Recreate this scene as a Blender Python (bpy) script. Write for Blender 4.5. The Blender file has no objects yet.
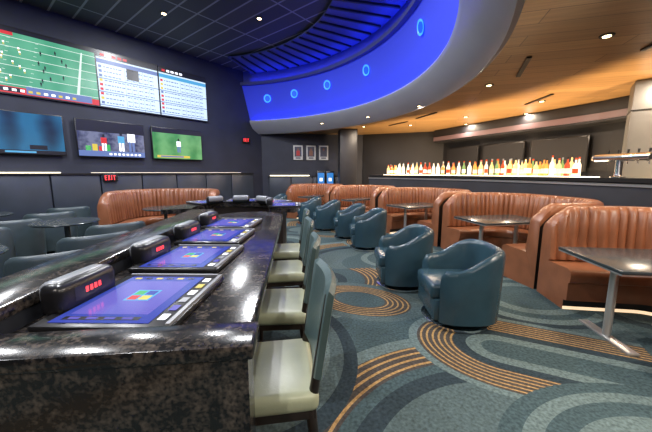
import bpy, bmesh, math, random
from math import sin, cos, pi, radians, sqrt, atan2
from mathutils import Vector, Matrix
random.seed(4)
scene = bpy.context.scene
try:
    scene.view_settings.view_transform = 'Standard'
    scene.view_settings.exposure = 0.15
except Exception:
    pass

# ------------------------------------------------------------------ materials
def newmat(name):
    m = bpy.data.materials.new(name); m.use_nodes = True
    nt = m.node_tree
    return m, nt, nt.nodes['Principled BSDF']

def mat(name, col, rough=0.5, metal=0.0, emis=None, es=0.0, var=0.0, vscale=8.0, bump=0.0, bscale=60.0, spec=0.5):
    m, nt, p = newmat(name)
    p.inputs['Base Color'].default_value = (*col, 1)
    p.inputs['Roughness'].default_value = rough
    p.inputs['Metallic'].default_value = metal
    p.inputs['Specular IOR Level'].default_value = spec
    tc = nt.nodes.new('ShaderNodeTexCoord')
    if var > 0:
        n = nt.nodes.new('ShaderNodeTexNoise'); n.inputs['Scale'].default_value = vscale
        n.inputs['Detail'].default_value = 4
        nt.links.new(tc.outputs['Object'], n.inputs['Vector'])
        r = nt.nodes.new('ShaderNodeValToRGB')
        r.color_ramp.elements[0].position = 0.3; r.color_ramp.elements[1].position = 0.7
        r.color_ramp.elements[0].color = (*[c * (1 - var) for c in col], 1)
        r.color_ramp.elements[1].color = (*[min(1, c * (1 + var)) for c in col], 1)
        nt.links.new(n.outputs['Fac'], r.inputs['Fac'])
        nt.links.new(r.outputs['Color'], p.inputs['Base Color'])
    if bump > 0:
        n2 = nt.nodes.new('ShaderNodeTexNoise'); n2.inputs['Scale'].default_value = bscale
        nt.links.new(tc.outputs['Object'], n2.inputs['Vector'])
        b = nt.nodes.new('ShaderNodeBump'); b.inputs['Strength'].default_value = bump
        b.inputs['Distance'].default_value = 0.01
        nt.links.new(n2.outputs['Fac'], b.inputs['Height'])
        nt.links.new(b.outputs['Normal'], p.inputs['Normal'])
    if emis is not None:
        p.inputs['Emission Color'].default_value = (*emis, 1)
        p.inputs['Emission Strength'].default_value = es
    return m

M_LEATHER_O = mat('orange_brown_leather', (0.225, 0.083, 0.038), 0.32, var=0.15, vscale=5, bump=0.1)
M_NAVYLEATHER = mat('teal_navy_leather', (0.024, 0.056, 0.076), 0.27, var=0.12, vscale=5, bump=0.1)
M_GREYLEATHER = mat('slate_leather', (0.042, 0.062, 0.070), 0.4, var=0.12, bump=0.1)
M_CREAM = mat('sage_cream_leather', (0.38, 0.40, 0.27), 0.34, var=0.06, bump=0.08)
M_STOOLBACK = mat('grey_teal_leather', (0.070, 0.11, 0.11), 0.34, var=0.1, bump=0.08)
M_DARKWOOD = mat('espresso_wood', (0.02, 0.013, 0.010), 0.35, var=0.3, vscale=14)
M_BLACK = mat('black_plastic', (0.012, 0.012, 0.014), 0.3)
M_CHROME = mat('chrome', (0.75, 0.75, 0.77), 0.15, metal=1)
M_SATIN = mat('satin_aluminium', (0.62, 0.62, 0.62), 0.32, metal=0.8)
M_PODGREY = mat('pod_grey_plastic', (0.25, 0.26, 0.28), 0.3)
M_WALL = mat('navy_wall_paint', (0.020, 0.024, 0.042), 0.6, var=0.15, vscale=2)
M_WALLDK = mat('charcoal_wall', (0.012, 0.012, 0.016), 0.5, var=0.2, vscale=2)
M_BARFRONT = mat('bar_front_slate', (0.030, 0.034, 0.045), 0.4, var=0.2, vscale=2)
M_WALLPANEL = mat('wall_panel_slate', (0.036, 0.045, 0.062), 0.35, var=0.12, vscale=3)
M_LIP = mat('grey_painted_band', (0.30, 0.31, 0.36), 0.36, var=0.05, vscale=1)
M_BLUE = mat('cove_glow_blue_fascia', (0.05, 0.08, 0.65), 0.5, emis=(0.004, 0.010, 0.70), es=0.22)  # blue emission imitates the cove LED wash; the panel itself is no lamp
M_BLUELED = mat('blue_led_strip', (0.05, 0.1, 1), 0.5, emis=(0.02, 0.05, 1.0), es=24)
M_BLUECEIL = mat('recess_ceiling_paint', (0.06, 0.07, 0.22), 0.6)
M_PORT = mat('porthole_glow', (0.05, 0.2, 1), 0.4, emis=(0.05, 0.32, 1.0), es=1.1)
M_PORTD = mat('porthole_lens', (0.01, 0.03, 0.3), 0.2, emis=(0.02, 0.14, 1.0), es=0.7)
M_LEDW = mat('warm_white_led', (1, 0.9, 0.7), 0.5, emis=(1, 0.88, 0.62), es=3.5)
M_LEDDIM = mat('dim_white_led', (1, 0.9, 0.7), 0.5, emis=(1, 0.85, 0.62), es=0.7)
M_TOE = mat('toe_kick_led', (1, 0.8, 0.6), 0.5, emis=(1, 0.72, 0.45), es=0.9)
M_LAMP = mat('downlight_lens', (1, 0.9, 0.7), 0.5, emis=(1, 0.75, 0.4), es=8)
M_TABLE = mat('dark_table_laminate', (0.030, 0.040, 0.045), 0.2, var=0.2, vscale=10)
M_RED = mat('red_sign_glow', (1, 0.05, 0.05), 0.4, emis=(1, 0.05, 0.06), es=1.6)
M_WHITEE = mat('screen_white', (0.8, 0.8, 0.8), 0.4, emis=(0.85, 0.9, 1), es=0.85)
M_PURPLE = mat('mauve_bulkhead_paint', (0.15, 0.10, 0.12), 0.4)
M_COLUMN = mat('grey_column_panel', (0.13, 0.13, 0.13), 0.4, var=0.08, vscale=3)

def granite():
    m, nt, p = newmat('black_granite')
    tc = nt.nodes.new('ShaderNodeTexCoord')
    n = nt.nodes.new('ShaderNodeTexNoise'); n.inputs['Scale'].default_value = 70; n.inputs['Detail'].default_value = 8
    n2 = nt.nodes.new('ShaderNodeTexNoise'); n2.inputs['Scale'].default_value = 9; n2.inputs['Detail'].default_value = 6
    n2.inputs['Distortion'].default_value = 1.5
    for x in (n, n2): nt.links.new(tc.outputs['Object'], x.inputs['Vector'])
    mul = nt.nodes.new('ShaderNodeMath'); mul.operation = 'MULTIPLY'
    nt.links.new(n.outputs['Fac'], mul.inputs[0]); nt.links.new(n2.outputs['Fac'], mul.inputs[1])
    r = nt.nodes.new('ShaderNodeValToRGB')
    e = r.color_ramp.elements
    e[0].position = 0.22; e[0].color = (0.011, 0.011, 0.012, 1)
    e[1].position = 0.46; e[1].color = (0.12, 0.098, 0.082, 1)
    nt.links.new(mul.outputs[0], r.inputs['Fac'])
    nt.links.new(r.outputs['Color'], p.inputs['Base Color'])
    p.inputs['Roughness'].default_value = 0.17
    return m
M_GRANITE = granite()

def wood_ceiling():
    m, nt, p = newmat('walnut_ceiling_planks')
    tc = nt.nodes.new('ShaderNodeTexCoord')
    mp = nt.nodes.new('ShaderNodeMapping'); mp.inputs['Rotation'].default_value = (0, 0, radians(22))
    nt.links.new(tc.outputs['Object'], mp.inputs['Vector'])
    br = nt.nodes.new('ShaderNodeTexBrick')
    br.inputs['Scale'].default_value = 1.0
    br.inputs['Brick Width'].default_value = 2.4; br.inputs['Row Height'].default_value = 0.3
    br.inputs['Mortar Size'].default_value = 0.006
    br.inputs['Color1'].default_value = (0.66, 0.38, 0.155, 1)
    br.inputs['Color2'].default_value = (0.50, 0.275, 0.108, 1)
    br.inputs['Mortar'].default_value = (0.20, 0.10, 0.04, 1)
    nt.links.new(mp.outputs['Vector'], br.inputs['Vector'])
    mp2 = nt.nodes.new('ShaderNodeMapping'); mp2.inputs['Scale'].default_value = (0.8, 14, 1)
    nt.links.new(mp.outputs['Vector'], mp2.inputs['Vector'])
    n = nt.nodes.new('ShaderNodeTexNoise'); n.inputs['Scale'].default_value = 2.2; n.inputs['Detail'].default_value = 5
    nt.links.new(mp2.outputs['Vector'], n.inputs['Vector'])
    mx = nt.nodes.new('ShaderNodeMix'); mx.data_type = 'RGBA'; mx.blend_type = 'MULTIPLY'
    mx.inputs[0].default_value = 0.6
    nt.links.new(br.outputs['Color'], mx.inputs[6]); nt.links.new(n.outputs['Fac'], mx.inputs[7])
    nt.links.new(mx.outputs[2], p.inputs['Base Color'])
    p.inputs['Roughness'].default_value = 0.28
    return m
M_WOODCEIL = wood_ceiling()

def hall_ceiling():
    m, nt, p = newmat('dark_acoustic_ceiling')
    tc = nt.nodes.new('ShaderNodeTexCoord')
    mp = nt.nodes.new('ShaderNodeMapping'); mp.inputs['Rotation'].default_value = (0, 0, radians(45))
    nt.links.new(tc.outputs['Object'], mp.inputs['Vector'])
    br = nt.nodes.new('ShaderNodeTexBrick')
    br.offset = 0.0
    br.inputs['Scale'].default_value = 1.0
    br.inputs['Brick Width'].default_value = 1.8; br.inputs['Row Height'].default_value = 0.45
    br.inputs['Mortar Size'].default_value = 0.022
    br.inputs['Color1'].default_value = (0.055, 0.058, 0.070, 1)
    br.inputs['Color2'].default_value = (0.036, 0.038, 0.048, 1)
    br.inputs['Mortar'].default_value = (0.24, 0.25, 0.28, 1)
    nt.links.new(mp.outputs['Vector'], br.inputs['Vector'])
    nt.links.new(br.outputs['Color'], p.inputs['Base Color'])
    p.inputs['Roughness'].default_value = 0.7
    return m
M_HALLCEIL = hall_ceiling()

def carpet():
    m, nt, p = newmat('arc_pattern_carpet')
    N = nt.nodes; L = nt.links
    tc = N.new('ShaderNodeTexCoord')
    TE = (0.050, 0.078, 0.084); LT = (0.110, 0.150, 0.148); NV = (0.028, 0.042, 0.050); BR = (0.062, 0.054, 0.047); GT = (0.072, 0.102, 0.104)
    GOLD = (0.33, 0.205, 0.085, 1)
    def math(op, a=None, b=None):
        n = N.new('ShaderNodeMath'); n.operation = op
        for i, v in enumerate((a, b)):
            if v is None: continue
            if isinstance(v, (int, float)): n.inputs[i].default_value = v
            else: L.new(v, n.inputs[i])
        return n.outputs[0]
    sep = N.new('ShaderNodeSeparateXYZ'); L.new(tc.outputs['Object'], sep.inputs[0])
    col = math('FLOOR', math('DIVIDE', math('ADD', sep.outputs[0], 0.4), 3.6))
    ysh = math('ADD', sep.outputs[1], math('MULTIPLY', col, 1.3))
    wx = N.new('ShaderNodeMath'); wx.operation = 'WRAP'; L.new(sep.outputs[0], wx.inputs[0]); wx.inputs[1].default_value = 3.2; wx.inputs[2].default_value = -0.4
    wy = N.new('ShaderNodeMath'); wy.operation = 'WRAP'; L.new(ysh, wy.inputs[0]); wy.inputs[1].default_value = 4.5; wy.inputs[2].default_value = 0.6
    def ring(cx, cy, ax, ay, rot, ramp, lines, freq, thr, under, cut=None):
        r_ = radians(rot)
        dx = math('SUBTRACT', wx.outputs[0], cx); dy = math('SUBTRACT', wy.outputs[0], cy)
        u0 = math('ADD', math('MULTIPLY', dx, cos(r_)), math('MULTIPLY', dy, sin(r_)))
        u = math('DIVIDE', u0, ax)
        if cut is not None:   # straight tails: beyond +u the bands run parallel
            u = math('MINIMUM', u, 0.0)
        v = math('DIVIDE', math('SUBTRACT', math('MULTIPLY', dy, cos(r_)), math('MULTIPLY', dx, sin(r_))), ay)
        d = math('SQRT', math('ADD', math('MULTIPLY', u, u), math('MULTIPLY', v, v)))
        mask = math('LESS_THAN', d, 1.0)
        if cut is not None:
            mask = math('MULTIPLY', mask, math('LESS_THAN', u0, cut))
        r = N.new('ShaderNodeValToRGB'); r.color_ramp.interpolation = 'CONSTANT'
        while len(r.color_ramp.elements) < len(ramp): r.color_ramp.elements.new(0.5)
        for e, (pos, c) in zip(r.color_ramp.elements, ramp): e.position = pos; e.color = (*c, 1)
        L.new(d, r.inputs['Fac'])
        res = r.outputs['Color']
        if lines:
            k = N.new('ShaderNodeValToRGB'); k.color_ramp.interpolation = 'CONSTANT'
            while len(k.color_ramp.elements) < len(lines): k.color_ramp.elements.new(0.5)
            for e, (pos, c) in zip(k.color_ramp.elements, lines): e.position = pos; e.color = (c, c, c, 1)
            L.new(d, k.inputs['Fac'])
            gt = math('GREATER_THAN', math('FRACT', math('MULTIPLY', d, freq)), thr)
            mx = N.new('ShaderNodeMix'); mx.data_type = 'RGBA'
            L.new(math('MULTIPLY', gt, k.outputs['Color']), mx.inputs[0]); L.new(res, mx.inputs[6]); mx.inputs[7].default_value = GOLD
            res = mx.outputs[2]
        mo = N.new('ShaderNodeMix'); mo.data_type = 'RGBA'
        L.new(mask, mo.inputs[0])
        if isinstance(under, tuple): mo.inputs[6].default_value = (*under, 1)
        else: L.new(under, mo.inputs[6])
        L.new(res, mo.inputs[7])
        return mo.outputs[2]
    c = TE
    c = ring(0.2, 4.0, 1.3, 1.1, 20, [(0, GT), (0.3, NV), (0.4, TE), (0.6, BR), (0.85, LT)], [(0, 0), (0.6, 1), (0.84, 0)], 20, 0.68, c)
    c = ring(2.8, 3.2, 1.15, 1.0, 0, [(0, TE), (0.35, LT), (0.47, TE), (0.58, LT), (0.68, NV), (0.76, GT)], None, 1, .5, c)
    c = ring(1.25, 0.85, 1.62, 1.62, 0, [(0, TE), (0.3, GT), (0.62, NV), (0.70, TE), (0.76, BR), (0.92, LT)], [(0, 0), (0.76, 1), (0.92, 0)], 24, 0.68, c)
    c = ring(0.75, 3.35, 0.75, 0.5, -30, [(0, TE), (0.4, BR), (0.8, GT)], [(0, 0), (0.4, 1), (0.8, 0)], 13, 0.68, c)
    c = ring(-0.25, 2.4, 0.75, 1.0, 0, [(0, NV), (0.3, TE), (0.55, LT), (0.7, GT), (0.85, NV)], None, 1, .5, c)
    c = ring(1.75, 2.22, 0.78, 0.62, -32, [(0, TE), (0.20, LT), (0.36, NV), (0.50, BR), (0.90, LT)], [(0, 0), (0.50, 1), (0.90, 0)], 15, 0.66, c, cut=1.1)
    c = ring(1.95, 1.05, 0.95, 0.72, 0, [(0, BR), (0.30, NV), (0.42, LT), (0.58, TE), (0.74, LT), (0.86, TE)], [(0, 1), (0.30, 0)], 16, 0.66, c)
    n = N.new('ShaderNodeTexNoise'); n.inputs['Scale'].default_value = 45; n.inputs['Detail'].default_value = 5
    L.new(tc.outputs['Object'], n.inputs['Vector'])
    rr = N.new('ShaderNodeMapRange'); rr.inputs[1].default_value = 0.3; rr.inputs[2].default_value = 0.7
    rr.inputs[3].default_value = 0.6; rr.inputs[4].default_value = 1.3
    L.new(n.outputs['Fac'], rr.inputs[0])
    m2 = N.new('ShaderNodeMix'); m2.data_type = 'RGBA'; m2.blend_type = 'MULTIPLY'; m2.inputs[0].default_value = 1
    L.new(c, m2.inputs[6]); L.new(rr.outputs[0], m2.inputs[7])
    L.new(m2.outputs[2], p.inputs['Base Color'])
    p.inputs['Roughness'].default_value = 0.95
    p.inputs['Specular IOR Level'].default_value = 0.1
    return m
M_CARPET = carpet()

# ------------------------------------------------------------------ mesh builder
class B:
    def __init__(s):
        s.v = []; s.f = []; s.m = []; s.sm = []; s.mats = []
    def mi(s, m):
        if m not in s.mats: s.mats.append(m)
        return s.mats.index(m)
    def add(s, verts, faces, m, smooth=False):
        o = len(s.v); s.v += [tuple(v) for v in verts]
        i = s.mi(m)
        for f in faces:
            s.f.append([o + k for k in f]); s.m.append(i); s.sm.append(smooth)
    def box(s, c, d, m, rz=0, bev=0.0, seg=2, rot=None):
        bm = bmesh.new(); bmesh.ops.create_cube(bm, size=1)
        bmesh.ops.scale(bm, vec=d, verts=bm.verts)
        if bev > 0:
            bmesh.ops.bevel(bm, geom=list(bm.edges), offset=bev, segments=seg, profile=0.5, affect='EDGES')
        R = Matrix.Rotation(rz, 4, 'Z')
        if rot is not None: R = R @ rot
        bm.verts.index_update()
        vs = [tuple(R @ v.co + Vector(c)) for v in bm.verts]
        fs = [[v.index for v in f.verts] for f in bm.faces]
        bm.free(); s.add(vs, fs, m, bev > 0)
    def cyl(s, p0, p1, r0, m, r1=None, n=20, caps=True):
        if r1 is None: r1 = r0
        p0 = Vector(p0); p1 = Vector(p1); ax = (p1 - p0).normalized()
        u = ax.orthogonal().normalized(); w = ax.cross(u)
        vs = []
        for i in range(n):
            a = 2 * pi * i / n; d = u * cos(a) + w * sin(a)
            vs.append(p0 + d * r0)
        for i in range(n):
            a = 2 * pi * i / n; d = u * cos(a) + w * sin(a)
            vs.append(p1 + d * r1)
        fs = [[i, (i + 1) % n, n + (i + 1) % n, n + i] for i in range(n)]
        s.add(vs, fs, m, True)
        if caps:
            s.add(vs, [list(range(n))[::-1], list(range(n, 2 * n))], m, False)
    def lathe(s, prof, c, m, n=20):
        vs = []
        for r, z in prof:
            for i in range(n):
                a = 2 * pi * i / n; vs.append((c[0] + r * cos(a), c[1] + r * sin(a), c[2] + z))
        fs = []
        for k in range(len(prof) - 1):
            for i in range(n):
                fs.append([k * n + i, k * n + (i + 1) % n, (k + 1) * n + (i + 1) % n, (k + 1) * n + i])
        fs.append(list(range(n))[::-1]); fs.append([(len(prof) - 1) * n + i for i in range(n)])
        s.add(vs, fs, m, True)
    def rings(s, ringlist, matseg, closed=True, caps=True, smooth=True, capmat=None):
        k = len(ringlist[0]); n = len(ringlist)
        flat = [p for r in ringlist for p in r]
        if not isinstance(matseg, (list, tuple)): matseg = [matseg] * k
        o = len(s.v); s.v += [tuple(p) for p in flat]
        for i in range(n - 1):
            for j in range(k if closed else k - 1):
                j2 = (j + 1) % k
                s.f.append([o + i * k + j, o + i * k + j2, o + (i + 1) * k + j2, o + (i + 1) * k + j])
                s.m.append(s.mi(matseg[j])); s.sm.append(smooth)
        if caps and closed:
            for idx, rev in ((0, True), (n - 1, False)):
                l = [o + idx * k + j for j in range(k)]
                s.f.append(l[::-1] if rev else l); s.m.append(s.mi(capmat or matseg[0])); s.sm.append(False)
    def arc(s, C, a0, a1, n, prof, matseg, closed=True, caps=True):
        R = []
        for i in range(n + 1):
            a = radians(a0 + (a1 - a0) * i / n)
            R.append([(C[0] + r * cos(a), C[1] + r * sin(a), z) for r, z in prof])
        s.rings(R, matseg, closed, caps)
    def mesh(s, name, ang=35):
        me = bpy.data.meshes.new(name); me.from_pydata(s.v, [], s.f)
        for m in s.mats: me.materials.append(m)
        me.polygons.foreach_set('material_index', s.m)
        me.polygons.foreach_set('use_smooth', s.sm)
        bm = bmesh.new(); bm.from_mesh(me); bmesh.ops.recalc_face_normals(bm, faces=bm.faces); bm.to_mesh(me); bm.free()
        try: me.set_sharp_from_angle(angle=radians(ang))
        except Exception: pass
        me.update()
        return me
    def obj(s, name, loc=(0, 0, 0), rz=0, ang=35):
        return place(s.mesh(name, ang), name, loc, rz)

def place(me, name, loc=(0, 0, 0), rz=0):
    o = bpy.data.objects.new(name, me); scene.collection.objects.link(o)
    o.location = loc; o.rotation_euler = (0, 0, rz)
    return o

# ------------------------------------------------------------------ room shell
ZL, ZH = 3.05, 5.2
C2 = (-3.5, 6.3); CB = (-4.0, 4.0)
XR, YF, XLw, YB = 7.9, 12.6, -9.6, -4.0
b = B(); b.box(((XR + XLw) / 2, (YF + YB) / 2, -0.05), (XR - XLw, YF - YB, 0.1), M_CARPET)
b.obj('floor')
b = B(); b.box(((XR + XLw) / 2, (YF + YB) / 2, ZH + 0.05), (XR - XLw, YF - YB, 0.1), M_HALLCEIL); b.obj('ceiling')
b = B(); b.box(((XR - 1.32) / 2, YF + 0.06, ZH / 2), (XR + 1.32, 0.12, ZH), M_WALL); b.obj('wall_far')
SD = Vector((-0.697, -0.717)); SN = Vector((0.717, -0.697)); S0 = Vector((-1.9, 12.0))
def SP(s, off=0.0): p = S0 + SD * s + SN * off; return p
SR = atan2(SD.y, SD.x)
b = B()
pA = SP(-0.84); pB = SP(11.05)
mid = (pA + pB) / 2 - SN * 0.06
b.box((mid.x, mid.y, ZH / 2), ((pB - pA).length, 0.12, ZH), M_WALL, rz=SR); b.obj('wall_screen')
b = B(); b.box((XLw - 0.06, (YB + 4.1) / 2, ZH / 2), (0.12, 4.1 - YB, ZH), M_WALL); b.obj('wall_left')
b = B(); b.box(((XR + XLw) / 2, YB - 0.06, ZH / 2), (XR - XLw, 0.12, ZH), M_WALL); b.obj('wall_back')
b = B()
pts = [(2.9, 12.6), (5.7, 11.2), (7.2, 6.3), (7.8, 2.0), (7.8, -4.0)]
for (x0, y0), (x1, y1) in zip(pts[:-1], pts[1:]):
    l = sqrt((x1 - x0) ** 2 + (y1 - y0) ** 2); r = atan2(y1 - y0, x1 - x0)
    b.box(((x0 + x1) / 2, (y0 + y1) / 2, ZL / 2), (l + 0.05, 0.1, ZL), M_WALLDK, rz=r)
b.obj('wall_right')

b = B()
def outer(a):
    dx, dy = cos(a), sin(a); t = 1e9
    if dx > 1e-6: t = min(t, (XR - C2[0]) / dx)
    if dy > 1e-6: t = min(t, (YF - C2[1]) / dy)
    if dy < -1e-6: t = min(t, (YB - C2[1]) / dy)
    return (C2[0] + t * dx, C2[1] + t * dy)
angs = [-90 + i * 1.5 for i in range(0, 111)]
angs = [a for a in angs if C2[1] + 6.5 * sin(radians(a)) < YF - 0.02]
vs = []; fs = []
corner = [atan2(YB - C2[1], XR - C2[0]), atan2(YF - C2[1], XR - C2[0])]
aa = sorted([radians(a) for a in angs] + corner)
for a in aa:
    vs.append((C2[0] + 6.5 * cos(a), C2[1] + 6.5 * sin(a), ZL)); o = outer(a); vs.append((o[0], o[1], ZL))
for i in range(len(aa) - 1):
    fs.append([2 * i, 2 * i + 1, 2 * i + 3, 2 * i + 2])
b.add(vs, fs, M_WOODCEIL)
b.add([(XLw, YB, ZL), (C2[0], YB, ZL), (C2[0], C2[1] - 6.5, ZL), (XLw, C2[1] - 6.5, ZL)], [[0, 1, 2, 3]], M_WOODCEIL)
b.obj('ceiling_wood_soffit')

aend = 74.5
b = B()
b.arc(C2, -90, aend - 2, 110, [(6.62, 3.04), (6.55, 3.0), (6.08, 3.34), (6.05, 3.42), (6.07, 3.46), (6.10, 3.46), (6.12, 3.42), (6.22, 3.42), (6.62, 3.2)], M_LIP)
b.box((-6.5, C2[1] - 6.35, 3.2), (6.1, 0.5, 0.4), M_LIP)
b.obj('trim_curved_lip')
b = B()
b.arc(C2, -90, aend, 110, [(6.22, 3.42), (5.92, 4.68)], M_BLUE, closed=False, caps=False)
b.arc(C2, -90, aend, 110, [(5.92, 4.68), (5.80, 4.68), (5.80, 4.78)], M_BLUECEIL, closed=False, caps=False)
b.arc(C2, -90, aend, 110, [(5.80, 4.78), (5.82, 4.78), (5.82, 4.72), (5.98, 4.72), (5.98, 5.2)], M_BLUECEIL, closed=False, caps=False)
b.obj('wall_blue_fascia')
b = B()
b.arc(C2, -60, 71, 90, [(6.13, 3.425), (6.17, 3.425), (6.17, 3.445), (6.13, 3.445)], M_BLUELED)
b.obj('blue_cove_led_strip')
b = B()
b.arc(C2, -60, 71, 90, [(4.4, 5.12), (5.96, 5.12), (5.96, 5.15), (4.4, 5.15)], M_BLUECEIL)
for i in range(30):
    a = radians(-60 + i * 4.45)
    b.box((C2[0] + 5.15 * cos(a), C2[1] + 5.15 * sin(a), 5.10), (1.5, 0.05, 0.05), M_WALLDK, rz=a)
b.obj('trim_recess_ring')
b = B()
b.arc(C2, -60, 71, 90, [(5.86, 4.725), (5.92, 4.725), (5.92, 4.745), (5.86, 4.745)], M_BLUELED)
b.obj('blue_recess_led_strip')
bp = B()
bp.lathe([(0.10, -0.01), (0.115, 0.0), (0.14, 0.012), (0.145, 0.02), (0.14, 0.0)], (0, 0, 0), M_PORT, 24)
bp.cyl((0, 0, 0), (0, 0, 0.015), 0.1, M_PORTD, n=24)
pm = bp.mesh('porthole_light')
for ang, z in ((-27, 4.3), (-2, 4.3), (23, 4.3), (40, 4.3), (54, 4.25), (65, 4.2)):
    a = radians(ang); rr = 6.22 - (z - 3.42) / 1.26 * 0.30 - 0.02
    o = place(pm, 'porthole_light', (C2[0] + rr * cos(a), C2[1] + rr * sin(a), z))
    o.rotation_euler = Vector((-cos(a), -sin(a), -0.2)).to_track_quat('Z', 'Y').to_euler()

# ------------------------------------------------------------------ wainscot + LED
b = B()
for i in range(11):
    s = -0.3 + i * 1.0 + 0.3
    p = SP(s + 0.2, 0.05)
    b.box((p.x, p.y, 0.72), (0.97, 0.10, 1.42), M_WALLPANEL, rz=SR, bev=0.01)
p = SP(5.2, 0.07); b.box((p.x, p.y, 1.46), (11.0, 0.14, 0.04), M_BLACK, rz=SR)
p = SP(7.4, 0.12); b.box((p.x, p.y, 1.495), (3.8, 0.02, 0.02), M_LEDW, rz=SR)
p = SP(2.6, 0.12); b.box((p.x, p.y, 1.495), (4.6, 0.012, 0.012), M_LEDDIM, rz=SR)
b.obj('wall_wainscot_screen')
b = B()
for i in range(4):
    b.box((-0.6 + i * 0.9, YF - 0.04, 0.65), (0.87, 0.08, 1.3), M_WALLPANEL, bev=0.01)
b.box((0.7, YF - 0.05, 1.33), (3.6, 0.10, 0.04), M_BLACK)
b.box((-0.2, YF - 0.09, 1.37), (1.6, 0.02, 0.03), M_LEDW)
b.obj('wall_wainscot_far')

# ------------------------------------------------------------------ screens
def field_mat(name, g1, g2, es=0.75, sc=3, wave=0.35):
    m, nt, p = newmat(name)
    tc = nt.nodes.new('ShaderNodeTexCoord')
    n = nt.nodes.new('ShaderNodeTexNoise'); n.inputs['Scale'].default_value = sc
    w = nt.nodes.new('ShaderNodeTexWave'); w.inputs['Scale'].default_value = 0.5
    nt.links.new(tc.outputs['Object'], n.inputs['Vector']); nt.links.new(tc.outputs['Object'], w.inputs['Vector'])
    mu = nt.nodes.new('ShaderNodeMath'); mu.operation = 'MULTIPLY_ADD'; mu.inputs[1].default_value = wave
    nt.links.new(w.outputs['Fac'], mu.inputs[0]); nt.links.new(n.outputs['Fac'], mu.inputs[2])
    r = nt.nodes.new('ShaderNodeValToRGB'); r.color_ramp.elements[0].position = 0.35; r.color_ramp.elements[1].position = 0.85
    r.color_ramp.elements[0].color = (*g1, 1); r.color_ramp.elements[1].color = (*g2, 1)
    nt.links.new(mu.outputs[0], r.inputs['Fac'])
    nt.links.new(r.outputs['Color'], p.inputs['Emission Color']); p.inputs['Emission Strength'].default_value = es
    p.inputs['Base Color'].default_value = (0.01, 0.01, 0.01, 1); p.inputs['Roughness'].default_value = 0.25
    return m
E_FIELD = field_mat('screen_football_field', (0.06, 0.38, 0.22), (0.16, 0.56, 0.36), 0.85, 2, 0.15)
E_GREEN = field_mat('screen_green_pitch', (0.04, 0.28, 0.08), (0.16, 0.48, 0.18), 0.85)
E_DKBLUE = field_mat('screen_dark_blue', (0.0, 0.015, 0.05), (0.02, 0.20, 0.42), 0.7, 1.3)
E_CROWD = field_mat('screen_crowd', (0.01, 0.02, 0.10), (0.25, 0.28, 0.45), 0.7, 9)
E_BOARD = mat('screen_pale_blue', (0.1, 0.1, 0.1), 0.4, emis=(0.62, 0.80, 1.0), es=1.0)
E_BAR = mat('screen_navy_bar', (0.1, 0.1, 0.1), 0.4, emis=(0.03, 0.12, 0.45), es=0.8)
E_BLK = mat('screen_black', (0.01, 0.01, 0.01), 0.3, emis=(0.01, 0.012, 0.03), es=0.5)
E_REDB = mat('screen_red_bar', (0.1, 0.01, 0.01), 0.4, emis=(0.65, 0.02, 0.03), es=0.9)
E_YEL = mat('screen_yellow', (0.1, 0.1, 0.01), 0.4, emis=(0.8, 0.6, 0.08), es=0.8)
E_UIBLUE = mat('screen_ui_blue', (0.02, 0.02, 0.1), 0.15, emis=(0.035, 0.07, 0.42), es=0.75)
E_UIPURP = mat('screen_ui_violet', (0.05, 0.02, 0.1), 0.15, emis=(0.10, 0.13, 0.55), es=0.8)
E_CYAN = mat('screen_cyan', (0.02, 0.1, 0.1), 0.15, emis=(0.1, 0.4, 0.8), es=0.8)
E_GRN = mat('screen_green_tile', (0.02, 0.1, 0.02), 0.15, emis=(0.05, 0.5, 0.15), es=0.7)

def flat(b, x0, z0, x1, z1, m, y=-0.002):
    b.add([(x0, y, z0), (x1, y, z0), (x1, y, z1), (x0, y, z1)], [[0, 1, 2, 3]], m)
RZS = atan2(-SD.y, -SD.x)
def on_wall(b, name, s_left, off=0.065):
    p = SP(s_left, off); return b.obj(name, (p.x, p.y, 0), RZS)
def person_px(b, x, z, h, shirt, pants, y=-0.006):
    w = h * 0.12
    flat(b, x - w, z, x - w * 0.2, z + h * 0.45, pants, y); flat(b, x + w * 0.2, z, x + w, z + h * 0.45, pants, y)
    flat(b, x - w * 1.3, z + h * 0.42, x + w * 1.3, z + h * 0.8, shirt, y)
    flat(b, x - w * 0.5, z + h * 0.82, x + w * 0.5, z + h, E_BLK, y)

b = B()
W = 4.65
b.box((W / 2, 0.03, 3.9), (W + 0.04, 0.06, 1.42), M_BLACK)
flat(b, 0, 3.22, W, 4.58, E_FIELD)
flat(b, 0, 4.50, W, 4.58, E_BLK, -0.004); flat(b, 2.2, 4.43, 3.2, 4.50, E_REDB, -0.004)
M_YARD = mat('screen_yard_line', (0.1, 0.1, 0.1), 0.4, emis=(0.75, 0.95, 0.85), es=0.85)
for i in range(11):
    z = 3.42 + i * 0.095
    # yard lines run across the picture with slight perspective, hash marks between
    b.add([(0, -0.004, z), (W, -0.004, z - 0.02 + i * 0.004), (W, -0.004, z - 0.008 + i * 0.004), (0, -0.004, z + 0.010)], [[0, 1, 2, 3]], M_YARD) if i % 2 == 0 else None
    for hx in (1.45, 1.95, 2.9, 3.35):
        flat(b, hx + i * 0.02, z, hx + 0.05 + i * 0.02, z + 0.008, M_YARD, -0.005)
b.add([(2.2, -0.0042, 3.38), (2.28, -0.0042, 3.38), (2.62, -0.0042, 4.42), (2.58, -0.0042, 4.42)], [[0, 1, 2, 3]], M_YARD)
b.add([(4.2, -0.0042, 3.38), (4.26, -0.0042, 3.38), (4.4, -0.0042, 4.42), (4.37, -0.0042, 4.42)], [[0, 1, 2, 3]], M_YARD)
for i in range(11):
    person_px(b, 3.05 + random.uniform(-0.15, 0.3), 3.46 + i * 0.075, 0.10, M_WHITEE, E_YEL)
    person_px(b, 3.60 + random.uniform(-0.1, 0.5), 3.46 + i * 0.075, 0.10, E_BLK, E_BLK)
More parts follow.
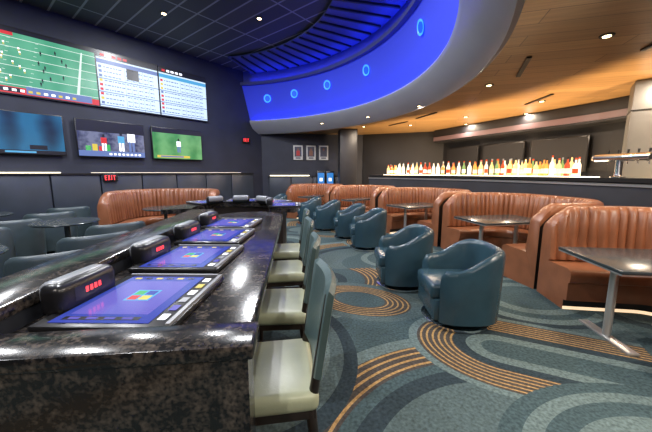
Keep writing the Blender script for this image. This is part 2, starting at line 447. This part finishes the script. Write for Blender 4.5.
flat(b, 0, 3.22, W, 3.36, E_REDB, -0.007)
flat(b, 0.2, 3.25, 3.2, 3.34, E_BLK, -0.008); flat(b, 3.3, 3.24, 4.5, 3.40, E_BAR, -0.008)
for i in range(18): flat(b, 1.9 + i * 0.13, 3.27, 1.97 + i * 0.13, 3.32, random.choice([M_WHITEE, E_YEL, M_WHITEE]), -0.010)
on_wall(b, 'football_video_wall', 9.2)
def board(name, s_left, W, hdr):
    b = B()
    b.box((W / 2, 0.03, 3.9), (W, 0.06, 1.42), M_BLACK)
    flat(b, 0.01, 3.22, W - 0.01, 4.58, E_BOARD)
    flat(b, 0.01, 4.44, W - 0.01, 4.58, E_BLK, -0.004)
    for i in range(5): flat(b, 0.1 + i * 0.13, 4.48, 0.19 + i * 0.13, 4.54, random.choice([M_WHITEE, E_REDB]), -0.006)
    flat(b, 0.01, 4.30, W - 0.01, 4.40, hdr, -0.004)
    for r in range(9):
        z = 3.28 + r * 0.112
        if r % 3 == 0: flat(b, 0.01, z - 0.03, W - 0.01, z - 0.01, E_BAR, -0.004)
        flat(b, 0.04, z + 0.01, 0.11, z + 0.075, random.choice([E_BAR, E_REDB, E_YEL, E_BAR]), -0.004)
        x = 0.15
        while x < 0.55:
            l = random.uniform(0.03, 0.08); flat(b, x, z + 0.03, x + l, z + 0.055, E_BAR, -0.004); x += l + 0.02
        for cidx in range(5):
            cx = 0.66 + cidx * (W - 0.75) / 5
            flat(b, cx, z + 0.03, cx + 0.06, z + 0.055, E_BAR, -0.004)
            flat(b, cx + 0.075, z + 0.03, cx + 0.10, z + 0.055, E_BAR, -0.004)
    for cidx in range(5):
        cx = 0.63 + cidx * (W - 0.75) / 5; flat(b, cx, 3.22, cx + 0.006, 4.30, E_BAR, -0.005)
    if hdr is E_BAR:
        flat(b, 0.68, 4.02, 0.98, 4.30, E_BLK, -0.006)
    on_wall(b, name, s_left)
board('odds_display_board', 4.53, 1.5, E_BAR)
board('odds_display_board', 3.01, 1.5, E_CYAN)

def tv(s_left, kind):
    b = B(); W = 1.52; z0, z1 = 1.92, 2.82
    b.box((W / 2, 0.03, (z0 + z1) / 2), (W + 0.04, 0.05, z1 - z0 + 0.04), M_BLACK, bev=0.008)
    b.box((W / 2, 0.08, (z0 + z1) / 2), (0.5, 0.06, 0.4), M_BLACK)
    if kind == 0:
        flat(b, 0, z0, W, z1, E_DKBLUE); flat(b, 0, z0, W, z0 + 0.08, E_BLK, -0.004)
        flat(b, 0.5, z0 + 0.02, 1.0, z0 + 0.06, E_CYAN, -0.006)
        flat(b, 0.9, z0 + 0.1, 1.2, z0 + 0.2, E_BLK, -0.004)
    elif kind == 1:
        flat(b, 0, z0, W, z1, E_CROWD); flat(b, 0, z0, W, z0 + 0.14, E_BAR, -0.004)
        flat(b, 0, z0 + 0.62, W, z1, E_BLK, -0.0035)
        for i, m_ in enumerate((E_GRN, E_YEL, E_REDB, E_GRN)):
            flat(b, 0.15 + i * 0.14, z0 + 0.14, 0.26 + i * 0.14, z0 + 0.26 + 0.05 * (i % 2), m_, -0.004)
        for i in range(8): flat(b, 0.65 + i * 0.1, z0 + 0.04, 0.71 + i * 0.1, z0 + 0.09, M_WHITEE, -0.006)
        person_px(b, 1.2, z0 + 0.15, 0.6, M_WHITEE, E_BAR); person_px(b, 0.95, z0 + 0.15, 0.5, E_CYAN, M_WHITEE); person_px(b, 0.55, z0 + 0.15, 0.42, E_REDB, M_WHITEE, -0.005)
    else:
        flat(b, 0, z0, W, z1, E_GREEN); flat(b, 0, z1 - 0.14, W, z1, E_BLK, -0.004)
        flat(b, 0.1, z0 + 0.03, 1.1, z0 + 0.10, E_YEL, -0.004); flat(b, 0.2, z0 + 0.045, 0.9, z0 + 0.085, E_BAR, -0.006)
        person_px(b, 0.76, z0 + 0.2, 0.42, M_WHITEE, E_BAR)
    on_wall(b, 'wall_television', s_left, 0.12)
tv(6.88, 0); tv(5.10, 1); tv(3.34, 2)

def exitsign(name_loc, rz):
    b = B(); b.box((0, 0.02, 0), (0.34, 0.05, 0.2), M_BLACK, bev=0.005)
    y = -0.012; h = 0.12; w = 0.045; t = 0.015
    def bar(x0, z0, x1, z1): flat(b, x0, z0, x1, z1, M_RED, y)
    x = -0.13
    bar(x, -h / 2, x + t, h / 2)
    for z in (-h / 2, -t / 2, h / 2 - t): bar(x, z, x + w, z + t)
    x = -0.06
    b.add([(x, y, -h/2), (x + t, y, -h/2), (x + w, y, h/2), (x + w - t, y, h/2)], [[0, 1, 2, 3]], M_RED)
    b.add([(x + w - t, y - .001, -h/2), (x + w, y - .001, -h/2), (x + t, y - .001, h/2), (x, y - .001, h/2)], [[0, 1, 2, 3]], M_RED)
    bar(0.015, -h / 2, 0.015 + t, h / 2)
    bar(0.055, h / 2 - t, 0.115, h / 2); bar(0.078, -h / 2, 0.078 + t, h / 2)
    b.obj('exit_sign', name_loc, rz)
p = SP(-0.05, 0.07); exitsign((p.x, p.y, 2.72), RZS)
p = SP(4.5, 0.18); exitsign((p.x, p.y, 1.36), RZS)

M_MOUNT = mat('poster_mount', (0.55, 0.55, 0.55), 0.6)
pc = [mat('poster_ink', (0.06, 0.06, 0.09), 0.5), mat('poster_red', (0.45, 0.03, 0.03), 0.5), mat('poster_brown', (0.2, 0.08, 0.05), 0.5)]
for i, x in enumerate((0.15, 0.68, 1.2)):
    b = B()
    b.box((0, 0, 0), (0.42, 0.03, 0.62), M_BLACK, bev=0.004)
    flat(b, -0.19, -0.29, 0.19, 0.29, M_MOUNT, -0.017)
    flat(b, -0.14, -0.16, 0.14, 0.24, pc[0], -0.019)
    flat(b, -0.10, -0.24, 0.10, -0.19, pc[0], -0.019); flat(b, -0.07, -0.12, 0.07, 0.08, pc[(i + 1) % 3], -0.021); flat(b, -0.03, 0.08, 0.03, 0.17, pc[2], -0.021)
    b.obj('framed_poster', (x, YF - 0.017, 2.3))
M_KIO = mat('kiosk_screen_blue', (0.02, 0.1, 0.3), 0.3, emis=(0.03, 0.22, 0.6), es=0.7)
for x in (1.05, 1.42):
    b = B()
    b.box((0, 0, 0.78), (0.33, 0.35, 1.56), M_BLACK, bev=0.01)
    flat(b, -0.13, 0.95, 0.13, 1.48, M_KIO, -0.18)
    flat(b, -0.06, 1.15, 0.06, 1.28, M_WHITEE, -0.183)
    b.box((0, -0.19, 0.88), (0.26, 0.06, 0.04), M_SATIN)
    b.obj('betting_kiosk', (x, YF - 0.32, 0))

b = B(); b.box((0, 0, ZL / 2), (0.62, 0.62, ZL), M_WALLDK, bev=0.01); b.box((0, 0, 0.08), (0.66, 0.66, 0.16), M_BLACK)
b.obj('square_column', (1.95, 11.2, 0))
b = B(); b.box((0, 0, ZL / 2), (0.6, 0.55, ZL - 0.01), M_COLUMN, bev=0.02); b.box((0, 0, 0.08), (0.64, 0.59, 0.16), M_BLACK); b.box((0, 0, 2.55), (0.62, 0.57, 0.015), M_BLACK)
b.obj('panelled_column', (6.18, 4.78, 0), radians(-45))

# ------------------------------------------------------------------ bar
BA0, BA1 = -32, 42
b = B()
b.arc(CB, BA0, BA1, 80, [(8.66, 0.0), (8.66, 1.36), (8.85, 1.36), (8.85, 0)], M_BARFRONT)
b.arc(CB, BA0, BA1, 80, [(8.60, 1.36), (8.60, 1.42), (9.10, 1.42), (9.10, 1.36)], M_BLACK)
b.arc(CB, BA0, BA1, 80, [(8.64, 1.30), (8.66, 1.30), (8.66, 1.34), (8.64, 1.34)], M_SATIN)
b.arc(CB, BA0, BA1, 80, [(8.86, 0.0), (8.86, 0.95), (9.4, 0.95), (9.4, 0.0)], M_BLACK)
M_LEDB = mat('bottle_shelf_led', (1, 0.9, 0.7), 0.5, emis=(1, 0.86, 0.62), es=3.2)
b.arc(CB, 3, 38.5, 50, [(8.70, 1.42), (8.70, 1.432), (8.99, 1.432), (8.99, 1.42)], M_LEDB)
b.obj('liquor_bar_counter')
b = B()
for (x0, y0), (x1, y1) in zip(pts[1:-2], pts[2:-1]):
    l = sqrt((x1 - x0) ** 2 + (y1 - y0) ** 2); r = atan2(y1 - y0, x1 - x0)
    nx, ny = (y1 - y0) / l, -(x1 - x0) / l
    cx, cy = (x0 + x1) / 2 + nx * 0.36, (y0 + y1) / 2 + ny * 0.36
    b.box((cx, cy, 0.5), (l - 0.5, 0.5, 1.0), M_DARKWOOD, rz=r, bev=0.01)
    b.box((cx, cy, 1.02), (l - 0.45, 0.54, 0.04), M_GRANITE, rz=r)
b.obj('back_bar_cabinet')
b = B()
for (x0, y0), (x1, y1) in zip(pts[1:-2], pts[2:-1]):
    l = sqrt((x1 - x0) ** 2 + (y1 - y0) ** 2); r = atan2(y1 - y0, x1 - x0)
    nx, ny = (y1 - y0) / l, -(x1 - x0) / l
    cx, cy = (x0 + x1) / 2 + nx * 0.3, (y0 + y1) / 2 + ny * 0.3
    b.box((cx, cy, 2.82), (l, 0.45, 0.44), M_WALLDK, rz=r)
    b.box((cx + nx * 0.235, cy + ny * 0.235, 2.72), (l, 0.02, 0.14), M_PURPLE, rz=r)
b.obj('trim_backbar_bulkhead')
for t in (0.2, 0.5, 0.8):
    b = B()
    x = 5.7 + (7.2 - 5.7) * t; y = 11.2 + (6.3 - 11.2) * t
    b.box((0, 0, 0), (1.35, 0.05, 0.85), M_BLACK, bev=0.01)
    b.box((0, -0.03, 0), (1.29, 0.005, 0.79), M_WALLDK)
    b.obj('backbar_television', (x - 0.15, y - 0.05, 1.95), atan2(-4.9, 1.5))

bottle_glow_mats = [mat('amber_whisky_glass', (0.6, 0.2, 0.03), 0.12, emis=(1.0, 0.36, 0.08), es=0.8),  # emission in the glass stands in for shelf light shining through the bottles
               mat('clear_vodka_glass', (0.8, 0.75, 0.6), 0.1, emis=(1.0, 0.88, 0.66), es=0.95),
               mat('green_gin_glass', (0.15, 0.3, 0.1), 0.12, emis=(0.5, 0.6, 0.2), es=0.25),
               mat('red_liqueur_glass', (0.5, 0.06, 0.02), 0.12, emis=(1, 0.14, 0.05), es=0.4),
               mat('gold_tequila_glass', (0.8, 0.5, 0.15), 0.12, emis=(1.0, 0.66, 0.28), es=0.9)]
M_LABEL = mat('glowing_paper_label', (0.8, 0.72, 0.58), 0.6, emis=(1, 0.8, 0.5), es=0.3)  # paper given slight emission to imitate the shelf light
b = B()
for row, rr in enumerate((8.78, 8.92)):
    a = 4.6 + row * 0.4
    while a < 38:
        sc = random.uniform(0.85, 1.08); rad = 0.040 * random.uniform(0.85, 1.15); H = 0.35 * sc
        m_ = random.choice(bottle_glow_mats + [bottle_glow_mats[0], bottle_glow_mats[4], bottle_glow_mats[1], bottle_glow_mats[4], bottle_glow_mats[1]])
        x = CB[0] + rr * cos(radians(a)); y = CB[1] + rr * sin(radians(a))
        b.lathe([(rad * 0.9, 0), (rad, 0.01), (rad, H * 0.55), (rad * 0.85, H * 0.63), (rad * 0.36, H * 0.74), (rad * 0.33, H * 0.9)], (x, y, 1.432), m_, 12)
        b.lathe([(rad * 1.02, H * 0.15), (rad * 1.02, H * 0.42)], (x, y, 1.432), random.choice([M_LABEL, M_LABEL, bottle_glow_mats[1], bottle_glow_mats[3]]), 12)
        b.cyl((x, y, 1.432 + H * 0.9), (x, y, 1.432 + H), rad * 0.4, random.choice([M_BLACK, M_SATIN, bottle_glow_mats[3]]), n=10)
        a += 0.85 + random.uniform(0, 0.25)
b.obj('liquor_bottle_row')

def tap():
    b = B()
    b.lathe([(0.09, 0), (0.09, 0.015), (0.05, 0.03), (0.045, 0.05), (0.045, 0.30)], (0, 0, 0), M_CHROME, 24)
    b.cyl((-0.36, 0, 0.30), (0.36, 0, 0.30), 0.058, M_CHROME, n=24)
    for sx in (-1, 1):
        b.cyl((sx * 0.36, 0, 0.30), (sx * 0.40, 0, 0.30), 0.064, M_CHROME, r1=0.045, n=24)
    for i in range(5):
        x = -0.28 + i * 0.14
        b.cyl((x, 0.05, 0.30), (x, 0.12, 0.29), 0.012, M_CHROME, n=10)
        b.cyl((x, 0.12, 0.30), (x, 0.14, 0.20), 0.01, M_CHROME, r1=0.007, n=10)
        b.cyl((x, 0.12, 0.31), (x, 0.13, 0.42), 0.010, M_BLACK, r1=0.016, n=10)
    return b.mesh('beer_tap_tower')
tm = tap()
for a in (0.6, -5.6):
    place(tm, 'beer_tap_tower', (CB[0] + 8.85 * cos(radians(a)), CB[1] + 8.85 * sin(radians(a)), 1.421), radians(a - 90))

# ------------------------------------------------------------------ booths
def booth_mesh(W, D=1.5, rc=0.82, sd=0.6):
    P = []
    step = 0.02; s = 0
    L1 = D - rc; n = max(2, int(L1 / step))
    for i in range(n): t = L1 * i / n; P.append((t, -W / 2, 0, 1, s + t))
    s += L1
    na = int(rc * pi / 2 / step)
    for i in range(na):
        a = -pi / 2 + pi / 2 * i / na; P.append((L1 + rc * cos(a), -W / 2 + rc + rc * sin(a), -cos(a), -sin(a), s + rc * pi / 2 * i / na))
    s += rc * pi / 2
    L2 = W - 2 * rc; n = max(1, int(L2 / step))
    for i in range(n): t = L2 * i / n; P.append((D, -W / 2 + rc + t, -1, 0, s + t))
    s += L2
    for i in range(na):
        a = pi / 2 * i / na; P.append((L1 + rc * cos(a), W / 2 - rc + rc * sin(a), -cos(a), -sin(a), s + rc * pi / 2 * i / na))
    s += rc * pi / 2
    n = max(2, int(L1 / step))
    for i in range(n + 1): t = L1 * i / n; P.append((L1 - t, W / 2, 0, -1, s + t))
    tot = s + L1
    LO = M_LEATHER_O
    prof = [(0.0, 0.0, 0, M_BLACK), (0.0, 0.10, 0, M_DARKWOOD), (0.0, 1.00, 0, LO), (0.015, 1.08, 0, LO), (0.06, 1.11, 0.0, LO), (0.11, 1.10, .5, LO),
            (0.135, 1.05, 1, LO), (0.15, 0.8, 1, LO), (0.17, 0.48, 1, LO),
            (0.175, 0.455, 0, LO), (sd - 0.06, 0.47, 0, LO), (sd - 0.015, 0.45, 0, LO), (sd, 0.40, 0, LO), (sd - 0.01, 0.33, 0, LO), (sd - 0.03, 0.32, 0, LO),
            (sd - 0.03, 0.12, 0, M_BLACK), (sd - 0.08, 0.11, 0, M_BLACK), (sd - 0.08, 0.035, 0, M_TOE), (sd - 0.08, 0.0, 0, M_BLACK)]
    R = []
    for (x, y, nx, ny, ss) in P:
        ch = 0.05 * sqrt(abs(sin(pi * ss / 0.105)))
        e = min(ss, tot - ss)
        R.append([(x + nx * (d + ch * c), y + ny * (d + ch * c), z - (0.22 * max(0, 1 - e / 0.30) ** 2 * (z - 0.5) / 0.6 if z > 0.7 else 0)) for d, z, c, _ in prof])
    b = B(); b.rings(R, [p[3] for p in prof], capmat=LO)
    return b.mesh('curved_booth', 50)
def table_mesh(lx, ly, name='booth_table'):
    b = B()
    b.box((0, 0, 0.735), (lx, ly, 0.03), M_TABLE, bev=0.008)
    b.box((0, 0, 0.715), (lx - 0.01, ly - 0.01, 0.012), M_SATIN)
    for sx in (-1, 1):
        x = sx * (lx / 2 - 0.25)
        b.cyl((x, 0, 0.02), (x, 0, 0.71), 0.032, M_SATIN, n=20)
        b.box((x, 0, 0.012), (0.09, ly * 0.75, 0.024), M_SATIN, bev=0.006)
        b.box((x, 0, 0.70), (0.1, ly * 0.6, 0.015), M_BLACK)
    return b.mesh(name)
edges = [-23.2, -4.9, 13.4, 30.4, 44.5, 58.5]
bm_w = booth_mesh(2.20); bm_n = booth_mesh(1.98, 1.5, 0.8, 0.58); bm_s = booth_mesh(1.68, 1.45, 0.74, 0.52)
tb_w = table_mesh(1.15, 0.8); tb_s = table_mesh(1.0, 0.5)
for i in range(5):
    ac = radians((edges[i] + edges[i + 1]) / 2)
    me = bm_w if i < 2 else (bm_n if i == 2 else bm_s)
    place(me, 'curved_booth', (CB[0] + 7.0 * cos(ac), CB[1] + 7.0 * sin(ac), 0), ac)
    tr = 7.0 + 0.36
    place(tb_w if i < 3 else tb_s, 'booth_table', (CB[0] + tr * cos(ac), CB[1] + tr * sin(ac), 0), ac)
place(bm_w, 'curved_booth', (-2.75, 6.35, 0), radians(96))
b = B(); b.lathe([(0.28, 0), (0.28, 0.015), (0.04, 0.03), (0.035, 0.7), (0.1, 0.72), (0.42, 0.72), (0.43, 0.735), (0.42, 0.75), (0.0, 0.75)], (0, 0, 0), M_TABLE, 36)
rtm = b.mesh('round_cafe_table')
place(rtm, 'round_cafe_table', (-2.79, 6.75, 0))

# ------------------------------------------------------------------ tub chairs
def tub(M_L):
    b = B(); R = []
    N = 48; amax = radians(132)
    def rad(phi, base):
        n = 2.7; return base / ((abs(cos(phi)) ** n + abs(sin(phi)) ** n) ** (1 / n))
    for i in range(N + 1):
        phi = -amax + 2 * amax * i / N
        k = max(0, min(1, (cos(phi) + 0.45) / 1.2)); k = k * k * (3 - 2 * k)
        h = 0.60 + 0.18 * k
        e = 1 - abs(phi) / amax; drop = 0.05 * max(0, 1 - e / 0.06) ** 2
        h -= drop
        sec = []
        for (t, z) in [(0.0, 0.09), (0.0, 0.3), (0.005, h - 0.05), (0.02, h - 0.012), (0.045, h), (0.07, h - 0.012), (0.085, h - 0.05), (0.09, 0.42), (0.09, 0.09)]:
            r = rad(phi, 0.36 * (1 + 0.08 * (z - 0.1) / 0.7)) - t
            sec.append((-r * cos(phi), r * sin(phi), z))
        R.append(sec)
    b.rings(R, M_L)
    b.box((0.06, 0, 0.375), (0.56, 0.52, 0.15), M_L, bev=0.04, seg=3)
    b.box((0.04, 0, 0.205), (0.54, 0.56, 0.21), M_L, bev=0.015)
    b.cyl((0, 0, 0.035), (0, 0, 0.11), 0.12, M_SATIN, n=32)
    b.lathe([(0.325, 0.0), (0.335, 0.008), (0.335, 0.03), (0.31, 0.04), (0.12, 0.045)], (0, 0, 0), M_CHROME, 40)
    return b.mesh('tub_armchair', 45)
tc_n = tub(M_NAVYLEATHER); tc_g = tub(M_GREYLEATHER)
for (x, y, r) in [(1.64, 2.80, 172), (1.42, 3.80, 172), (1.42, 5.78, 174), (1.22, 6.75, 176), (0.80, 7.75, 178), (0.40, 8.8, 180), (-0.60, 10.2, 200)]:
    place(tc_n, 'tub_armchair', (x, y, 0), radians(r))
for (x, y, r) in [(-2.25, 2.35, 130), (-2.35, 3.15, 130), (-2.5, 3.95, 130), (-2.7, 4.75, 130),
                  (-4.1, 3.6, 130), (-4.3, 4.4, 130), (-4.5, 5.2, 130), (-4.6, 6.1, 130), (-4.9, 7.0, 130)]:
    place(tc_g, 'tub_armchair', (x, y, 0), radians(r))
for (x, y) in [(-3.22, 3.0), (-3.55, 5.0), (-5.4, 4.4), (-5.6, 5.9)]:
    place(rtm, 'round_cafe_table', (x, y, 0))

# ------------------------------------------------------------------ gaming counter
b = B()
b.box((-0.575, 2.42, 0.915), (0.83, 2.9, 0.07), M_GRANITE, bev=0.012)
b.box((-0.68, 2.42, 0.44), (0.46, 2.8, 0.88), M_DARKWOOD)
b.box((-1.10, 2.3, 0.50), (0.20, 2.9, 1.00), M_BARFRONT)
b.box((-1.12, 2.3, 1.03), (0.28, 2.95, 0.05), M_GRANITE, bev=0.012)
b.box((-1.27, 0.91, 0.475), (2.24, 0.10, 0.95), M_GRANITE)
b.box((-1.27, 0.925, 0.965), (2.28, 0.16, 0.05), M_GRANITE, bev=0.012)
b.cyl((-0.60, 3.85, 0.88), (-0.60, 3.85, 0.95), 0.44, M_GRANITE, n=48)
b.cyl((-0.66, 3.8, 0.0), (-0.66, 3.8, 0.88), 0.25, M_DARKWOOD, n=36)
b.obj('gaming_bar_counter')

def terminal():
    b = B()
    b.box((0, 0, 0.013), (0.50, 0.52, 0.026), M_BLACK, bev=0.010)
    H0 = 0.0275
    def fl(x0, y0, x1, y1, m, dz=0.0):
        b.add([(x0, y0, H0 + dz), (x1, y0, H0 + dz), (x1, y1, H0 + dz), (x0, y1, H0 + dz)], [[0, 1, 2, 3]], m)
    fl(-0.20, -0.235, 0.16, 0.235, E_UIBLUE, 0.0005)
    fl(-0.17, -0.17, 0.12, 0.17, E_UIPURP, 0.001)
    fl(-0.06, -0.05, 0.045, 0.06, E_CYAN, 0.0013)
    for i in range(2):
        for j in range(2):
            fl(-0.052 + i * 0.048, -0.042 + j * 0.05, -0.012 + i * 0.048, 0.0 + j * 0.05, [E_REDB, E_GRN, E_YEL, E_UIBLUE][i * 2 + j], 0.0018)
    for j in range(6):
        fl(0.175, -0.21 + j * 0.075, 0.205, -0.165 + j * 0.075, [M_WHITEE, E_UIPURP, M_PODGREY, M_WHITEE, E_YEL, M_WHITEE][j], 0.0015)
    for i in range(6):
        fl(-0.17 + i * 0.052, 0.195, -0.14 + i * 0.052, 0.215, [E_YEL, E_BLK][i % 2], 0.0015)
    fl(-0.17, -0.215, 0.11, -0.19, E_BLK, 0.0012)
    for i in range(4): fl(-0.15 + i * 0.065, -0.21, -0.11 + i * 0.065, -0.195, E_UIPURP, 0.0018)
    b.box((0.235, 0.0, 0.03), (0.015, 0.5, 0.012), M_PODGREY)
    b.box((0.0, 0.252, 0.03), (0.44, 0.014, 0.012), M_PODGREY)
    b.box((-0.25, -0.02, 0.07), (0.10, 0.30, 0.13), M_BLACK, bev=0.035, seg=3)
    b.box((-0.262, -0.02, 0.088), (0.10, 0.28, 0.10), M_PODGREY, bev=0.035, seg=3)
    X = -0.1985
    b.add([(X, -0.11, 0.05), (X, 0.07, 0.05), (X, 0.07, 0.105), (X, -0.11, 0.105)], [[0, 1, 2, 3]], E_BLK)
    for j in range(4):
        y = -0.06 + j * 0.022
        b.add([(X + .001, y, 0.068), (X + .001, y + 0.014, 0.068), (X + .001, y + 0.014, 0.09), (X + .001, y, 0.09)], [[0, 1, 2, 3]], M_RED)
    return b.mesh('bartop_gaming_terminal')
gm = terminal()
for y in (1.29, 1.92, 2.56, 3.20):
    place(gm, 'bartop_gaming_terminal', (-0.645, y, 0.952), radians(-7))

b = B()
b.arc((-1.0, 5.0), -20, 200, 60, [(0.62, 0.88), (1.05, 0.88), (1.05, 0.95), (0.62, 0.95)], M_GRANITE)
b.arc((-1.0, 5.0), -20, 200, 60, [(0.66, 0), (0.85, 0), (0.85, 0.88), (0.66, 0.88)], M_DARKWOOD)
b.obj('curved_gaming_counter')
for a in (0, 45, 90, 135):
    place(gm, 'bartop_gaming_terminal', (-1.0 + 0.84 * cos(radians(a)), 5.0 + 0.84 * sin(radians(a)), 0.952), radians(a))

# ------------------------------------------------------------------ bar chairs
def stool():
    b = B()
    b.box((0, 0, 0.60), (0.43, 0.43, 0.085), M_CREAM, bev=0.03, seg=3)
    b.box((0, 0, 0.545), (0.40, 0.40, 0.04), M_DARKWOOD)
    for sy in (-1, 1):
        b.cyl((-0.17, sy * 0.18, 0.55), (-0.19, sy * 0.19, 0.0), 0.022, M_DARKWOOD, r1=0.015, n=12)
        b.cyl((0.18, sy * 0.18, 0.56), (0.24, sy * 0.19, 0.0), 0.023, M_DARKWOOD, r1=0.015, n=12)
        b.cyl((0.18, sy * 0.18, 0.54), (0.255, sy * 0.19, 1.04), 0.02, M_DARKWOOD, r1=0.016, n=12)
        b.cyl((-0.185, sy * 0.187, 0.22), (0.215, sy * 0.187, 0.22), 0.012, M_DARKWOOD, n=10)
    b.cyl((-0.185, -0.187, 0.18), (-0.185, 0.187, 0.18), 0.012, M_SATIN, n=10)
    b.cyl((0.215, -0.187, 0.25), (0.215, 0.187, 0.25), 0.012, M_DARKWOOD, n=10)
    R = []
    for i in range(17):
        y = -0.215 + 0.43 * i / 16; c = 0.035 * (1 - (y / 0.215) ** 2); e = 0.02 * max(0, (abs(y) - 0.17) / 0.045)
        th = 0.045
        sec = []
        for (o, z) in [(0, 0.68 + e), (-th + e, 0.69 + e), (-th + e, 0.88), (-th + e, 1.06 - e), (-th / 2, 1.08 - e), (0, 1.06 - e), (0, 0.88)]:
            lean = 0.15 * (z - 0.55)
            sec.append((0.195 + c + o + lean, y, z))
        R.append(sec)
    b.rings(R, M_STOOLBACK)
    return b.mesh('bar_chair', 40)
sm_ = stool()
for i, y in enumerate((1.26, 1.97, 2.70, 3.42)):
    place(sm_, 'bar_chair', (-0.14, y, 0), radians([3, -2, 4, 0][i]))

# ------------------------------------------------------------------ fixtures
def light(name, kind, loc, power, col, size=0.3, parent=None, rot=(0, 0, 0), sy=None):
    l = bpy.data.lights.new(name, kind); l.energy = power; l.color = col
    if kind == 'AREA':
        l.shape = 'DISK' if sy is None else 'RECTANGLE'; l.size = size
        if sy: l.size_y = sy
    o = bpy.data.objects.new(name, l); scene.collection.objects.link(o); o.location = loc; o.rotation_euler = rot
    if parent: o.parent = parent
    return o
def downlight(x, y, z, power, col, size=0.14):
    b = B()
    b.lathe([(size * 0.5 + 0.03, -0.012), (size * 0.5 + 0.035, -0.001), (size * 0.5, -0.001)], (0, 0, 0), M_BLACK, 24)
    b.cyl((0, 0, -0.016), (0, 0, -0.002), size * 0.5, M_LAMP, n=24)
    o = b.obj('recessed_downlight', (x, y, z))
    light('bulb', 'AREA', (0, 0, -0.03), power, col, size, parent=o)
WARM = (1, 0.82, 0.62)
for a, r in [(-20, 7.6), (-5, 7.6), (10, 7.6), (24, 7.6), (37, 7.6), (50, 7.6), (-12, 9.6), (2, 9.7), (14, 9.7), (26, 9.8), (37, 9.8), (45, 9.0), (30, 11.0), (20, 10.8)]:
    downlight(CB[0] + r * cos(radians(a)), CB[1] + r * sin(radians(a)), ZL, 28, WARM, 0.08)
for (x, y) in [(3.2, -0.6), (1.2, -1.5), (-1.5, -1.5), (5.2, -0.6), (2.75, 0.9)]:  # unseen downlights out of frame, added as fill
    downlight(x, y, ZL, 46, (1, 0.92, 0.82), 0.10)
for (x, y) in [(0.6, 3.4), (0.2, 5.6), (-0.8, 8.0), (-2.8, 4.0), (-5.0, 5.0), (-3.0, 8.0), (-1.4, 1.6), (-4.2, 2.2)]:  # hall part of the downlight grid, added as fill light
    downlight(x, y, ZH - 0.005, 115, (0.96, 0.97, 1.0), 0.10)
for a in (-14, -4, 14, 24, 35):
    b = B(); b.box((0, 0, 0.03), (0.25, 1.5, 0.06), M_SATIN)
    o = b.obj('bar_uplight', (CB[0] + 9.72 * cos(radians(a)), CB[1] + 9.72 * sin(radians(a)), 0.0), radians(a))
    light('tube', 'AREA', (0, 0, 0.08), 125, (1, 0.72, 0.40), 0.2, parent=o, rot=(pi, 0, 0), sy=1.4)
for (x, y, r) in [(3.4, 4.4, 60), (4.3, 3.2, 75), (3.6, 8.2, 100), (3.3, 9.6, 110), (5.2, 6.2, 80)]:
    b = B(); b.box((0, 0, -0.01), (0.9, 0.06, 0.02), M_BLACK); b.box((0, 0, -0.018), (0.86, 0.02, 0.01), M_DARKWOOD)
    b.obj('air_slot_diffuser', (x, y, ZL - 0.003), radians(r))

w = bpy.data.worlds.new('world'); scene.world = w; w.use_nodes = True
w.node_tree.nodes['Background'].inputs[0].default_value = (0.02, 0.025, 0.04, 1)

cd = bpy.data.cameras.new('camera'); cd.sensor_width = 36; cd.lens = 16.56; cd.clip_start = 0.02
cam = bpy.data.objects.new('camera', cd); scene.collection.objects.link(cam)
cam.location = (0, 0, 1.5)
cam.rotation_euler = Vector((0.1017, 0.9843, -0.1438)).to_track_quat('-Z', 'Y').to_euler()
scene.camera = cam
